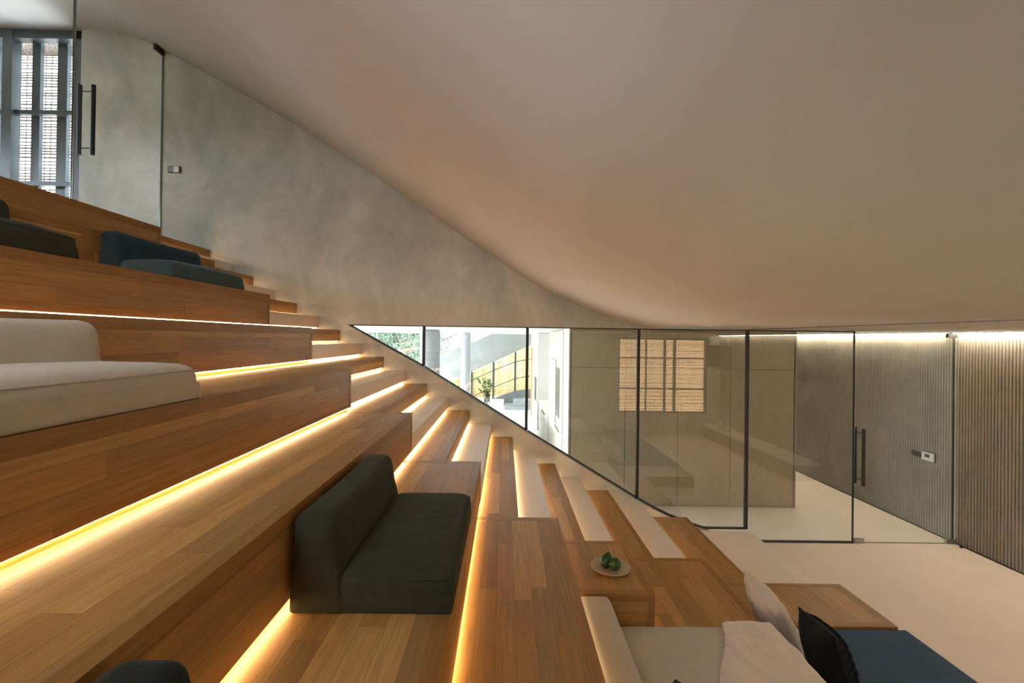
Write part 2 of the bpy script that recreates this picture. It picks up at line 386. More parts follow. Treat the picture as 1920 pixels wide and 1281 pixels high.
# kitchen far side
struct(bx('wall_kitchen_right', (1.62, 1.8, 7.95, 17.5, 0, 2.83), M['white_ceiling']))
# ------------------------------------------------------------------ cove light lines
for i, (a, b, lab) in enumerate(((YB+.05, 6.05, 'warm light line atop the fluted wall on the room side'),
                                 (6.18, 15.4, 'warm light line atop the fluted wall beyond the glass door'))):
    t = thing('cove_light', (6.0, (a+b)/2, 2.81), lab, 'light', 'light lines above the fluted wall')
    bx('housing', (5.985, 6.028, a, b, 2.808, 2.819), M['white_plastic'], t)
    bx('diffuser', (5.990, 6.024, a, b, 2.803, 2.808), M['cove'], t)
# ------------------------------------------------------------------ stair steps (between tier ends and the far wall)
ordinal = {1: 'lowest', 2: 'second', 3: 'third', 4: 'fourth', 5: 'fifth', 6: 'sixth', 7: 'seventh', 8: 'eighth', 9: 'ninth', 10: 'tenth', 11: 'topmost'}
def led(x, y0, y1, z, lab, dy=0):
    t = thing('led_strip', (x, (y0+y1)/2, z), lab, 'light', 'warm light strips under the tier and step edges')
    bx('channel', (x-.002, x+.014, y0, y1, z+.0035, z+.006), M['white_plastic'], t)
    bx('diffuser', (x-.001, x+.013, y0, y1, z-.001, z+.0035), M['led'], t)
def step_end(k):
    for j in (k, k+1):
        if j in END: return END[j]
    return {2: 4.36, 1: 4.36}[k]
for k in range(1, 23):
    wd = k % 2 == 0
    y0 = END[k] if k in END else (END[k+1] if k+1 in END else 4.36)
    xb = (XN[k+1]-.04) if k+1 in XN else -4.4
    xn = XN[k]; z0 = (k-1)*R if k > 1 else 0; z1 = k*R
    if k == 1: xb = 1.86
    if k == 2: y0 = 4.362
    lab = ('oak' if wd else 'smooth off-white') + ' stair step by the far wall, %s of its kind from the floor' % (
        ordinal[k//2 if wd else (k+1)//2])
    if k == 1: lab = 'wide off-white bottom landing step in front of the glass partition'
    t = thing('stair_step', ((xb+xn)/2, (y0+YF)/2, z0), lab, 'step', 'oak stair steps' if wd else 'off-white stair steps')
    yy = YF-.001
    y00 = y0+.001
    mt = M['oak'] if wd else M['step']
    bx('plinth', (xb, xn-SET, y00, yy, z0, z0+GAP), M['step'] if not wd else M['oak_edge'], t)
    if wd:
        bx('tread', (xb, xn-.05, y00, yy, z0+GAP, z1), mt, t)
        bx('nosing', (xn-.05, xn, y00, yy, z1-.055, z1+.0008), M['oak_edge'], t)
        bx('riser', (xn-.05, xn-.0015, y00, yy, z0+GAP, z1-.055), M['oak'], t)
    else:
        bx('tread', (xb, xn, y00, yy, z0+GAP, z1), mt, t, bevel=.002)
    if k >= 2 and (k % 2 == 0 or k > 22):      # strips under even steps shine on the white step below
        led(xn-SET+.002, y00, yy-.04, z0+GAP-.0062, 'warm light strip under the %s oak stair step from the floor' % ordinal[k//2])
# ------------------------------------------------------------------ seating tiers
TL = {22: 'topmost oak seating tier, its edge cutting across the foot of the upper window',
      20: 'oak seating tier just behind the blue sofa and the small dark green one',
      18: 'oak seating tier carrying the blue sofa and the dark green sofa at upper left',
      16: 'oak seating tier right behind the cream sofa at left',
      14: 'oak seating tier carrying the large cream sofa at left',
      12: 'broad oak seating tier running to the lower left corner behind the olive sofa',
      10: 'oak seating tier carrying the olive green sofa in the foreground',
      8: 'oak seating tier with the low walking surface right of the olive sofa',
      6: 'short oak seating tier holding the plate of green fruit',
      4: 'oak seating tier carrying the cream sofa with the pink throw'}
for k in (22, 20, 18, 16, 14, 12, 10, 8, 6, 4):
    z0, z1 = (k-2)*R, k*R; xn = BN[k]; xb = (BN[k+2]-.05) if k+2 in BN else -4.5
    y0 = YB+.001 if k != 6 else 2.93
    y1 = END[k]
    t = thing('seating_tier', ((xb+xn)/2, (y0+y1)/2, z0), TL[k], 'seating tier', 'oak seating tiers')
    bx('plinth', (xb, xn-SET, y0+.03 if k == 6 else y0, y1-.0, z0, z0+GAP), M['oak_edge'], t)
    ys = y0 if k != 6 else y0+.05
    bx('deck', (xb, xn-.055, ys, y1-.055, z0+GAP, z1), M['oak'], t)
    bx('riser', (xn-.055, xn-.0015, ys, y1-.0015, z0+GAP, z1-.06), M['oak'], t)
    bx('end_panel', (xb, xn-.055, y1-.055, y1-.0015, z0+GAP, z1-.06), M['oak'], t)
    bx('nosing', (xn-.055, xn, ys, y1, z1-.06, z1+.001), M['oak_edge'], t)
    bx('end_nosing', (xb if k == 22 else BN[k+2]+.0 if k+2 in BN else xb, xn-.055, y1-.055, y1, z1-.06, z1+.001), M['oak_edge'], t)
    bx('corner_post', (xn-.045, xn+.0005, y1-.045, y1+.0005, z0+GAP, z1-.06), M['oak_edge'], t)
    if k == 6:
        bx('near_end_panel', (xb, xn-.045, y0+.001, ys, z0, z1-.05), M['oak'], t)
        bx('near_end_nosing', (xb, xn, y0, ys, z1-.05, z1+.001), M['oak_edge'], t)
        bx('corner_post', (xn-.045, xn+.0005, y0-.0005, ys, z0, z1-.05), M['oak_edge'], t)
for k in (20, 18, 16, 14, 12, 10, 8, 6):      # strips at tier foot run on to the far wall under the white step
    lab = {20: 'blue sofa backrest', 18: 'step above the tier behind the cream sofa', 16: 'tier behind the large cream sofa at left',
           14: 'tier of the large cream sofa', 12: 'tier behind the olive sofa', 10: 'tier of the olive sofa', 8: 'low tier right of the olive sofa', 6: 'fruit plate tier'}[k]
    y0 = YB+.02 if k != 6 else 2.99
    led(BN[k]-SET+.002, y0, END[k]-.002, (k-2)*R+GAP-.0062, 'long light strip at the foot of the %s' % lab)
for k in (19, 17, 15, 13, 11, 9, 7, 5, 3):
    led(XN[k]-SET+.002, END[k+1]+.0, YF-.04, (k-1)*R+GAP-.0062, 'warm light strip under the %s off-white stair step from the floor' % ordinal[(k+1)//2])
# lower front platform (level 2): wide bench part and the low base under the mattress
t = thing('low_platform', (2.5, 4.04, 0), 'low oak platform on the pale floor beside the blue mattress', 'platform')
bx('plinth', (1.83, 3.21, 3.74, 4.34, 0, GAP), M['oak_edge'], t)
bx('deck', (1.83, 3.185, 3.765, 4.305, GAP, 2*R), M['oak'], t)
bx('nosing', (3.185, 3.24, 3.71, 4.36, GAP, 2*R+.001), M['oak_edge'], t)
bx('end_nosing', (1.83, 3.185, 4.305, 4.36, GAP, 2*R+.001), M['oak_edge'], t)
bx('near_nosing', (1.83, 3.185, 3.71, 3.765, GAP, 2*R+.001), M['oak_edge'], t)
t = thing('bed_platform', (2.5, 1.8, 0), 'low oak platform hidden under the slate blue mattress', 'platform')
bx('deck', (1.83, 3.25, YB+.05, 3.70, 0, .16), M['oak'], t)
# ------------------------------------------------------------------ upholstery
def sofa(name, x0, x1, y0, y1, z, sh, bh, bt, mat, label, topw=None, seatmat=None, r=.045, lean=.0, near_gap=0):
    t = thing(name, ((x0+x1)/2, (y0+y1)/2, z), label, 'sofa')
    topw = topw or bt*.72
    z += .001
    bm = bmesh.new()
    def wedge(p):
        h = (p.z-z)/bh; wd = bt+(topw-bt)*max(0, h)**1.2
        u = (p.x-x0)/bt
        sag = -.006*math.sin(math.pi*(p.y-y0)/(y1-y0))*max(0, h)
        return (x0+u*wd+lean*h, p.y, p.z+sag)
    soft(bm, x0, x0+bt, y0, y1, z, z+bh, max(r, .052), 0, wedge)
    obj('backrest', bm, mat, t, smooth=True)
    bm = bmesh.new()
    def dent(p):
        h = (p.z-z)/sh
        n = noise.noise(Vector((p.x*6, p.y*6, 3.1)))*.004*max(0, h)
        return (p.x, p.y, p.z+n)
    soft(bm, x0+bt*.80, x1, y0+.004, y1-.004, z, z+sh, r, .024, dent, nseg=16)
    obj('seat', bm, seatmat or mat, t, smooth=True)
    # welt seam round the seat top
    bm = bmesh.new(); q = .010; zz = z+sh-r*.35
    tube(bm, [(x0+bt+.01, y0+.004+q, zz), (x1-q*1.2, y0+.004+q, zz), (x1-q*.6, y1-.004-q*2, zz)], .0022, 6)
    obj('seam', bm, seatmat or mat, t, smooth=True)
    return t
sofa('floor_sofa', -.725, -.168, 1.555, 2.43, 10*R, .128, .335, .185, M['velvet_green'],
     'dark olive velvet floor sofa in the foreground, its backrest to the left', topw=.135)
sofa('floor_sofa', -.725, -.168, -.25, .875, 10*R, .128, .352, .185, M['velvet_black'],
     'blackish sofa whose rounded backrest top peeks in at the bottom left edge', topw=.15)
sofa('floor_sofa', -1.868, -1.25, .55, 1.90, 14*R, .14, .315, .235, M['cream'],
     'large cream sofa at the left edge of the photo', topw=.20, r=.06)
sofa('floor_sofa', -3.005, -2.462, 3.36, 4.31, 18*R, .125, .345, .17, M['velvet_blue'],
     'blue velvet sofa high on the tiers at upper left', topw=.13, seatmat=M['velvet_slate'])
sofa('floor_sofa', -3.005, -2.475, 1.35, 2.66, 18*R, .135, .345, .17, M['velvet_green'],
     'dark green sofa cut by the left edge, beside the blue one', topw=.13)
sofa('floor_sofa', .445, 1.71, 1.70, 2.93, 4*R, .15, .345, .27, M['cream'],
     'cream daybed sofa at the bottom with a pink throw over its seat', topw=.21, r=.04, lean=.035)
# pink throw over the daybed seat
bm = bmesh.new(); nu, nv = 46, 60; g = []
for j in range(nv+1):
    v = j/nv; y = 2.945-1.1*v
    row = []
    xl = 1.43-.40*(v*1.1)**.8+.03*math.sin(v*9)+(.0 if v > .03 else .02)
    for i in range(nu+1):
        u = i/nu
        s = xl+(1.85-xl)*u
        z = 4*R+.172
        if s > 1.70:
            d = s-1.70; x = 1.70+min(d, .026)*.9; z -= max(0, d-.012)*1.0
        else: x = s
        if v < .035: z -= (.035-v)*1.6
        w_ = .0075*noise.noise(Vector((s*9, y*9, 1)))+.004*noise.noise(Vector((s*26, y*22, 5)))
        w_ += .007*abs(math.sin((s*1.6+y*1.1)*7+2*noise.noise(Vector((s*3, y*3, 0)))))**6
        z += w_+.008
        if u < .08: z -= (.08-u)*.09
        if s > 1.70: x += abs(w_)*1.4
        row.append(bm.verts.new((x, y, z)))
    g.append(row)
for j in range(nv):
    for i in range(nu): bm.faces.new((g[j][i], g[j][i+1], g[j+1][i+1], g[j+1][i]))
o = obj('throw_blanket', bm, M['throw'], smooth=True)
sd = o.modifiers.new('solid', 'SOLIDIFY'); sd.thickness = .006; sd.offset = 1
tag(o, 'pale pink throw draped over the seat of the cream daybed', 'blanket')
# blue mattress
t = thing('mattress', (2.55, 2.2, .161), 'slate blue mattress on the low base beside the oak platform', 'mattress')
bm = bmesh.new(); soft(bm, 1.84, 3.30, .4, 3.702, .162, .335, .03, .006, None, 14); obj('pad', bm, M['mattress'], t, smooth=True)
bm = bmesh.new(); tube(bm, [(1.86, 3.690, .325), (3.288, 3.690, .325), (3.288, .42, .325)], .003, 6); obj('seam', bm, M['mattress'], t, smooth=True)
def pillow(name, side, side2, thick, loc, rot, mat, label, ruffle=False, wr=.006, pinch=.07):
    t = thing(name, loc, label, 'pillow', 'pillows on the blue mattress')
    Rm = rot.to_matrix() if hasattr(rot, 'to_matrix') else rot
    def P(u, v, s, extra=0):
        bx_ = side/2*u*(1-pinch*(1-abs(v))**1.0*(abs(u)**2)); by_ = side2/2*v*(1-pinch*(1-abs(u))*(abs(v)**2))
        e = max(0, (1-abs(u)**2.6))*max(0, (1-abs(v)**2.6))
        h = thick/2*e**.55+wr*noise.noise(Vector((u*3+s, v*3, thick*9)))*e**.4+wr*.8*noise.noise(Vector((u*8, v*8, s*3)))*e**.3
        return Vector(loc)+Rm@Vector((bx_, by_, s*(h+extra)+.0))
    bm = bmesh.new(); n = 30; G = {}
    for s in (1, -1):
        for i in range(n+1):
            for j in range(n+1):
                u = math.sin((i/n-.5)*math.pi); v = math.sin((j/n-.5)*math.pi)
                if s == -1 and (i in (0, n) or j in (0, n)): G[(s, i, j)] = G[(1, i, j)]
                else: G[(s, i, j)] = bm.verts.new(P(u, v, s))
        for i in range(n):
            for j in range(n): bm.faces.new((G[(s, i, j)], G[(s, i+1, j)], G[(s, i+1, j+1)], G[(s, i, j+1)]))
    obj('cover', bm, mat, t, smooth=True)
    bm = bmesh.new(); c = []
    for a, b in (((-1, -1), (1, -1)), ((1, -1), (1, 1)), ((1, 1), (-1, 1)), ((-1, 1), (-1, -1))):
        for k in range(14):
            q = k/14; c.append(P(a[0]+(b[0]-a[0])*q, a[1]+(b[1]-a[1])*q, 1))
    c.append(c[0]); tube(bm, c, .0035 if not ruffle else .008, 6); obj('edge_seam', bm, mat, t, smooth=True)
    if ruffle:
        for q in (-.75, -.5, -.25, 0, .25, .5, .75):
            bm = bmesh.new(); prev = None; m_ = 90
            for k in range(m_+1):
                v = -1+2*k/m_; wob = .035*math.sin(k*1.9)+.03*noise.noise(Vector((k*.7, q*5, 0)))
                a = P(q+wob*.4, v*.97, 1, .001); b = P(q+.05+wob*1.6, v*.97, 1, .022+.006*math.sin(k*2.7)); d = P(q+.085+wob*.6, v*.97, 1, .001)
                cur = [bm.verts.new(x) for x in (a, b, d)]
                if prev:
                    for z_ in (0, 1): bm.faces.new((prev[z_], prev[z_+1], cur[z_+1], cur[z_]))
                prev = cur
            obj('ruffle', bm, mat, t, smooth=False)
    return t
from mathutils import Euler
def frame(xa, ya):
    """pillow local axes: x = up the pillow, y = along its width"""
    xa = Vector(xa).normalized(); ya = Vector(ya); ya = (ya-xa*ya.dot(xa)).normalized(); return Matrix((xa, ya, xa.cross(ya))).transposed()
pillow('pillow', .46, .56, .21, (2.06, 3.46, .575), frame((-.50, .10, .86), (.10, 1, .16)), M['pillow_white'],
       'off-white linen pillow leaning on the tier edge behind the black one', wr=.02)
pillow('pillow', .44, .42, .20, (2.125, 2.97, .600), frame((-.22, .16, .95), (-.12, -1, .14)), M['pillow_black'],
       'black pillow with ruffled rows standing on the blue mattress', ruffle=True)
pillow('pillow', .36, .36, .10, (.905, 2.108, .90), frame((.7, .7, .0), (-.7, .7, .0)), M['pillow_black'],
       'dark cushion whose corner just shows on the cream daybed at the bottom edge')

# ------------------------------------------------------------------ plate with fruit
PX, PY, PZ = .768, 3.23, 6*R+.001
t = thing('plate', (PX, PY, PZ), 'round sand coloured plate on the oak tier', 'plate')
bm = bmesh.new(); lathe(bm, [(0, .004), (.05, .004), (.055, 0), (.06, 0), (.062, .005), (.10, .012), (.136, .024), (.1385, .027), (.136, .029), (.10, .018), (.06, .011), (0, .010)], PX, PY, PZ, 56)
obj('dish', bm, M['clay'], t, smooth=True)
def fruit(name, c, prof, ax, mat, label):
    t = thing(name, c, label, 'fruit', 'green fruit on the plate')
    bm = bmesh.new(); lathe(bm, prof, 0, 0, 0, 28)
    z = Vector(ax).normalized(); x = z.orthogonal().normalized(); Rm = Matrix((x, z.cross(x), z)).transposed()
    for v in bm.verts:
        n = 1+.02*noise.noise(v.co*40); v.co = Vector(c)+Rm@(v.co*n)
    obj('skin', bm, mat, t, smooth=True)
    bm = bmesh.new(); zt = prof[-1][1]; tube(bm, [Vector(c)+Rm@Vector((0, 0, zt-.002)), Vector(c)+Rm@Vector((.001, 0, zt+.006))], [.004, .003], 8); obj('stem', bm, M['stem'], t)
def egg(r, h, k=0):
    return [(0 if i in (0, 16) else r*math.sin(math.pi*i/16)*(1+k*math.cos(math.pi*i/16)), -h*math.cos(math.pi*i/16)) for i in range(17)]
fruit('avocado', (PX-.028, PY+.012, PZ+.065), egg(.040, .058, .22), (.35, .25, .9), M['fruit'], 'darker oblong green fruit standing at the back of the plate')
fruit('lime', (PX+.022, PY-.032, PZ+.058), egg(.043, .043, 0), (.2, -.75, .6), M['fruit_light'], 'rounder green fruit at the front of the plate')
# ------------------------------------------------------------------ glass partition of the far wall
MX = [-1.077, .292, 1.772, 3.224, 4.655]
def glz(x):
    for (a, za), (b, zb) in zip(gl, gl[1:]):
        if a <= x <= b: return za+(zb-za)*(x-a)/(b-a)
    return .171 if x < 3.25 else 0.0
names = {0: 'triangular left end pane of the sloping glass partition', 1: 'second pane of the glass partition, in front of the round columns',
         2: 'third pane of the glass partition, in front of the kitchen cabinet corner', 3: 'fourth pane of the glass partition, reflecting the reed blind window',
         4: 'tall right fixed pane of the glass partition next to the glass door'}
xs = [-2.055]+MX
for i in range(5):
    a, b = xs[i]+(.0185 if i else .004), xs[i+1]-.004
    pl = [(a, 2.81), (b, 2.81)]
    low = [(b, glz(b) if i != 4 else 0.0)]+[(x, z) for x, z in gl[::-1] if a < x < b]
    if i == 4: low += [(3.25, 0.), (3.25, .172), (a, .172)]
    elif i > 0: low += [(a, glz(a))]
    t = thing('glass_pane', ((a+b)/2, YG, (low[0][1])), names[i], 'glass partition', 'panes of the glass partition')
    bm = bmesh.new(); v = [bm.verts.new((x, YG, z)) for x, z in pl+low]; bm.faces.new(v)
    g_ = obj('glazing', bm, M['glass'], t)
    bm = bmesh.new(); box(bm, a, b+.004, YG-.02, YG+.02, 2.80, 2.816)
    obj('head_channel', bm, M['black'], t)
    bm = bmesh.new()
    path = [p for p in low[::-1]] if i > 0 else [(a, 2.80)]+[p for p in low[::-1]]
    if i == 4: path = [(3.27, 0.), (b, 0.)]
    for (x0, z0), (x1, z1) in zip(path, path[1:]):
        if abs(x1-x0) < 1e-4: continue
        vv = [bm.verts.new((x, y, z)) for x, zb in ((x0, z0), (x1, z1)) for z in (zb-.002, zb+.016) for y in (YG-.022, YG+.022)]
        for f in ((0, 1, 3, 2), (4, 6, 7, 5), (0, 4, 5, 1), (2, 3, 7, 6), (0, 2, 6, 4), (1, 5, 7, 3)): bm.faces.new([vv[q] for q in f])
    obj('sill_channel', bm, M['black'], t)
    if i < 4:
        zb = glz(xs[i+1]); bx('joint_post', (xs[i+1]-.018, xs[i+1]+.018, YG-.022, YG+.022, zb, 2.81), M['black'], t)
    else: bx('edge_trim', (b-.001, b+.009, YG-.012, YG+.012, 0, 2.81), M['black'], t)
def pull(t, x, y, z0, z1, along='y'):
    """double bar handle through the glass"""
    for s in (1, -1):
        bm = bmesh.new()
        if along == 'y': tube(bm, [(x, y+s*.073, z0), (x, y+s*.073, z1)], .0205, 14)
        else: tube(bm, [(x+s*.073, y, z0), (x+s*.073, y, z1)], .0205, 14)
        h = obj('handle', bm, M['black'], t, smooth=False)
    bm = bmesh.new()
    for z in (z0+.07, z1-.07):
        if along == 'y': tube(bm, [(x, y-.073, z), (x, y+.073, z)], .006, 8)
        else: tube(bm, [(x-.073, y, z), (x+.073, y, z)], .006, 8)
    obj('handle_spacer', bm, M['black'], t)
t = thing('glass_door', (5.35, YG, 0), 'frameless glass door with black bar handle in front of the fluted wall', 'door')
bm = bmesh.new(); v = [bm.verts.new(p) for p in ((4.672, YG, .008), (6.022, YG, .008), (6.022, YG, 2.80), (4.672, YG, 2.80))]; bm.faces.new(v); obj('glazing', bm, M['glass'], t)
bm = bmesh.new(); box(bm, 4.672, 6.022, YG-.005, YG+.005, .002, .008); obj('bottom_edge', bm, M['glass_edge'], t)
bx('patch_fitting', (4.675, 4.80, YG-.02, YG+.02, .006, .058), M['steel'], t, bevel=.003)
bx('patch_fitting', (5.90, 6.022, YG-.02, YG+.02, .006, .058), M['steel'], t, bevel=.003)
bx('patch_fitting', (5.90, 6.022, YG-.02, YG+.02, 2.745, 2.80), M['black'], t, bevel=.003)
pull(t, 4.735, YG, .775, 1.53)
# upper glass door
t = thing('glass_door', (-4.53, 5.4, 3.762), 'upper frameless glass door at the head of the stairs beside the concrete wall', 'door')
bm = bmesh.new(); v = [bm.verts.new(p) for p in ((-4.53, 4.765, 3.77), (-4.53, 5.96, 3.77), (-4.53, 5.96, 6.35), (-4.53, 4.765, 6.36))]; bm.faces.new(v); obj('glazing', bm, M['glass_clear'], t)
bx('edge_strip', (-4.536, -4.524, 4.755, 4.765, 3.77, 6.36), M['steel'], t)
bx('hinge_edge', (-4.538, -4.522, 5.958, 5.968, 3.77, 6.35), M['glass_edge'], t)
bx('patch_fitting', (-4.55, -4.51, 5.82, 5.965, 6.30, 6.37), M['black'], t, bevel=.003)
pull(t, -4.53, 4.90, 4.57, 5.32, 'x')
t = thing('glass_pane', (-4.53, 2.0, 3.762), 'fixed upper glass pane above the topmost tier, left of the upper glass door', 'glass partition')
bm = bmesh.new(); v = [bm.verts.new(p) for p in ((-4.53, YB+.01, 3.77), (-4.53, 4.745, 3.77), (-4.53, 4.745, 6.37), (-4.53, YB+.01, 6.37))]; bm.faces.new(v); obj('glazing', bm, M['glass_clear'], t)
bx('edge_strip', (-4.536, -4.524, 4.738, 4.748, 3.77, 6.37), M['glass_edge'], t)
# ------------------------------------------------------------------ switches
t = thing('wall_switch', (-4.36, YF-.002, 4.81), 'two button switch plate on the concrete wall by the upper glass door', 'switch')
bx('frame', (-4.440, -4.272, YF-.012, YF-.001, 4.764, 4.852), M['dark_plastic'], t, bevel=.002)
bx('button', (-4.432, -4.362, YF-.018, YF-.012, 4.772, 4.844), M['grey_plastic'], t, bevel=.002)
bx('button', (-4.358, -4.290, YF-.020, YF-.012, 4.770, 4.846), M['white_plastic'], t, bevel=.002)
t = thing('light_switch', (6.04, 6.60, 1.05), 'dark brown switch strip on the fluted wall left of the thermostat', 'switch')
bx('frame', (6.026, 6.049, 6.532, 6.70, 1.015, 1.088), M['dark_plastic'], t, bevel=.002)
for q in range(3): bx('button', (6.022, 6.027, 6.540+q*.054, 6.588+q*.054, 1.022, 1.081), M['dark_plastic'], t, bevel=.001)
t = thing('thermostat', (6.04, 6.43, 1.05), 'white thermostat with a small display on the fluted wall', 'thermostat')
bx('backplate', (6.038, 6.049, 6.335, 6.53, .992, 1.118), M['dark_plastic'], t)
bx('case', (6.018, 6.038, 6.345, 6.528, .998, 1.112), M['white_plastic'], t, bevel=.004)
bx('display', (6.0165, 6.0185, 6.405, 6.475, 1.045, 1.09), M['screen'], t)
t = thing('door_stop', (5.99, 5.92, 0), 'tiny dark door stop on the floor at the fluted wall', 'door stop')
bm = bmesh.new(); tube(bm, [(5.99, 5.92, .001), (5.99, 5.92, .03)], [.018, .014], 12); obj('post', bm, M['black'], t)
bm = bmesh.new(); tube(bm, [(5.99, 5.92, .03), (5.99, 5.92, .036)], [.015, .012], 12); obj('bumper', bm, M['dark_plastic'], t)
# ------------------------------------------------------------------ windows with blinds
def slat_blind(bm, x0, x1, y, z0, z1, dz, th, vs, seed, dy=.004, jit=.25):
    rnd = random.Random(seed); z = z0
    while z < z1:
        h = th*rnd.uniform(1-jit*1.5, 1+jit); sk = rnd.uniform(-.003, .003)
        segs = 5
        for q in range(segs):
            a = x0+(x1-x0)*q/segs; b = x0+(x1-x0)*(q+1)/segs; j = rnd.uniform(-.0015, .0015)
            box(bm, a, b, y-dy/2, y+dy/2, z+sk+j, z+sk+j+h)
        z += dz*rnd.uniform(1-jit, 1+jit)
    n = int((x1-x0)/vs)
    for i in range(n+1):
        x = x0+(x1-x0)*i/n+rnd.uniform(-.004, .004); w_ = .002 if jit > .1 else rnd.uniform(.002, .007); box(bm, x-w_, x+w_, y-dy, y+dy, z0, z1)
# back window
t = struct(thing('window_1', ((WX0+WX1)/2, YB-.12, WZ0), 'back window with a golden reed blind, seen reflected in the glass partition', 'window'))
bm = bmesh.new()
for c in ((WX0, WX1, YB-.16, YB-.08, WZ0, WZ0+.05), (WX0, WX1, YB-.16, YB-.08, WZ1-.05, WZ1), (WX0, WX0+.05, YB-.16, YB-.08, WZ0, WZ1), (WX1-.05, WX1, YB-.16, YB-.08, WZ0, WZ1),
          (4.50, 4.56, YB-.16, YB-.08, WZ0, WZ1), (4.78, 4.84, YB-.16, YB-.08, WZ0, WZ1), (3.98, 4.02, YB-.16, YB-.08, WZ0, WZ1),
          (WX0, WX1, YB-.16, YB-.08, 1.27, 1.31), (WX0, WX1, YB-.16, YB-.08, 2.13, 2.165)): box(bm, *c)
obj('window_frame', bm, M['frame_blue'], t)
bm = bmesh.new(); slat_blind(bm, WX0, WX1, YB-.22, WZ0, WZ1, .034, .027, .034, 3, .004, .07); obj('reed_blind', bm, M['reed'], t)
for nm, (a, b, c, d), lab in (('window_added_rear', (-2.5, -1.0, 3.45, 4.30), 'added unseen rear window letting fill daylight onto the tiers'),):
    t = struct(thing(nm, ((a+b)/2, YB-.12, c), lab, 'window'))  # invented window, there only to let in sky fill
    bm = bmesh.new()
    for q in ((a, b, YB-.16, YB-.08, c, c+.05), (a, b, YB-.16, YB-.08, d-.05, d), (a, a+.05, YB-.16, YB-.08, c, d), (b-.05, b, YB-.16, YB-.08, c, d), ((a+b)/2-.02, (a+b)/2+.02, YB-.16, YB-.08, c, d)): box(bm, *q)
    obj('window_frame', bm, M['frame_blue'], t)
# upper window
UX0, UX1, UZ0, UZ1, UY = -7.9, -5.60, 3.762, 6.63, 6.06
t = struct(thing('window_2', ((UX0+UX1)/2, UY, UZ0), 'upper dark framed window with a woven screen behind it', 'window'))
bm = bmesh.new()
for c in ((UX1-.115, UX1, UY-.05, UY+.06, UZ0, UZ1), (UX0, UX1, UY-.05, UY+.06, UZ1-.10, UZ1+.02), (-6.66, -6.53, UY-.06, UY+.06, UZ0, UZ1),
          (UX0, UX1, UY-.01, UY+.05, 5.545, 5.60), (UX0, UX1, UY-.01, UY+.05, 4.60, 4.66), (UX0, UX0+.1, UY-.05, UY+.06, UZ0, UZ1), (UX0, UX1, UY-.05, UY+.06, UZ0, UZ0+.1)): box(bm, *c)
obj('window_frame', bm, M['frame_blue'], t)
bm = bmesh.new()
for a, b in ((-6.40, -6.29), (-6.06, -5.93), (-6.95, -6.86)): box(bm, a, b, UY+.07, UY+.12, UZ0, UZ1)
obj('sash', bm, M['frame_blue'], t)
bm = bmesh.new(); slat_blind(bm, UX0, UX1, UY+.22, UZ0, 6.47, .042, .019, .085, 5, .008)
box(bm, UX0, UX1, UY+.2, UY+.24, 6.47, UZ1)
obj('woven_screen', bm, M['reed_pale'], t)
# ------------------------------------------------------------------ right side furniture seen only as reflections
t = thing('low_bench', (5.78, 1.3, 0), 'long low stone bench against the fluted wall, seen reflected in the glass', 'bench')
bx('top', (5.53, 6.03, YB+.03, 3.43, .30, .35), M['step'], t, bevel=.004)
bx('body', (5.57, 6.03, YB+.03, 3.40, .0, .30), M['veneer'], t)
for i, (x, y, s) in enumerate(((5.74, .05, 1.0), (5.76, .42, .85))):
    t = thing('vase', (x, y, .351), ('larger' if i == 0 else 'smaller')+' round pale vase on the low bench, seen reflected in the glass', 'vase', 'pale vases on the bench')
    bm = bmesh.new(); lathe(bm, [(0, 0), (.05*s, 0), (.085*s, .04*s), (.095*s, .09*s), (.07*s, .14*s), (.025*s, .17*s), (.022*s, .21*s), (.03*s, .225*s), (.018*s, .21*s), (0, .17*s)], x, y, .351, 28)
    obj('body', bm, M['ceramic'], t, smooth=True)
for i, (x, y) in enumerate(((5.43, .54), (5.43, 4.12))):
    t = thing('pendant_lamp', (x, y, 2.0), 'dark drum pendant lamp '+('near the reed blind window' if i == 0 else 'closest to the glass door')+', seen reflected in the glass', 'lamp', 'dark drum pendants')
    bm = bmesh.new(); lathe(bm, [(.29, .0), (.30, .28), (.29, .55), (.285, .55), (.293, .28), (.284, 0), (.29, 0)], x, y, 2.0, 36); obj('lamp_shade', bm, M['wicker'], t, smooth=True)
    bm = bmesh.new(); tube(bm, [(x, y, 2.3), (x, y, 2.82)], .005, 6); obj('cord', bm, M['black'], t)
    bm = bmesh.new(); tube(bm, [(x, y, 2.80), (x, y, 2.819)], .05, 16); obj('ceiling_rose', bm, M['black'], t)
    bm = bmesh.new()
    for q in range(3): tube(bm, [(x, y, 2.50), (x+.289*math.cos(q*2.094), y+.289*math.sin(q*2.094), 2.545)], .004, 6)
    obj('spider', bm, M['black'], t)
# ------------------------------------------------------------------ kitchen beyond the glass
t = thing('wardrobe_block', (2.85, 7.6, 0), 'tall wood veneer cabinet block behind the glass partition', 'cabinet')
bx('body', (1.04, 4.66, 7.30, 7.94, .0, 2.83), M['veneer'], t)
dx = [1.06, 1.93, 2.78, 3.62, 4.64]
for a, b in zip(dx, dx[1:]):
    bx('door', (a+.004, b-.004, 7.268, 7.30, .04, 2.205), M['veneer'], t, bevel=.0015)
    bx('upper_door', (a+.004, b-.004, 7.268, 7.30, 2.213, 2.80), M['veneer'], t, bevel=.0015)
bx('side_panel', (1.02, 1.04, 7.262, 7.94, 0, 2.83), M['veneer_light'], t)
bx('side_panel', (4.66, 4.675, 7.262, 7.94, 0, 2.83), M['veneer'], t)
t = thing('tall_kitchen_cabinet', (1.3, 9.2, 0), 'pale tall kitchen cabinet with a dark oven niche behind the glass', 'cabinet')
bx('body', (1.03, 1.60, 7.95, 10.45, 0, 2.82), M['veneer_light'], t)
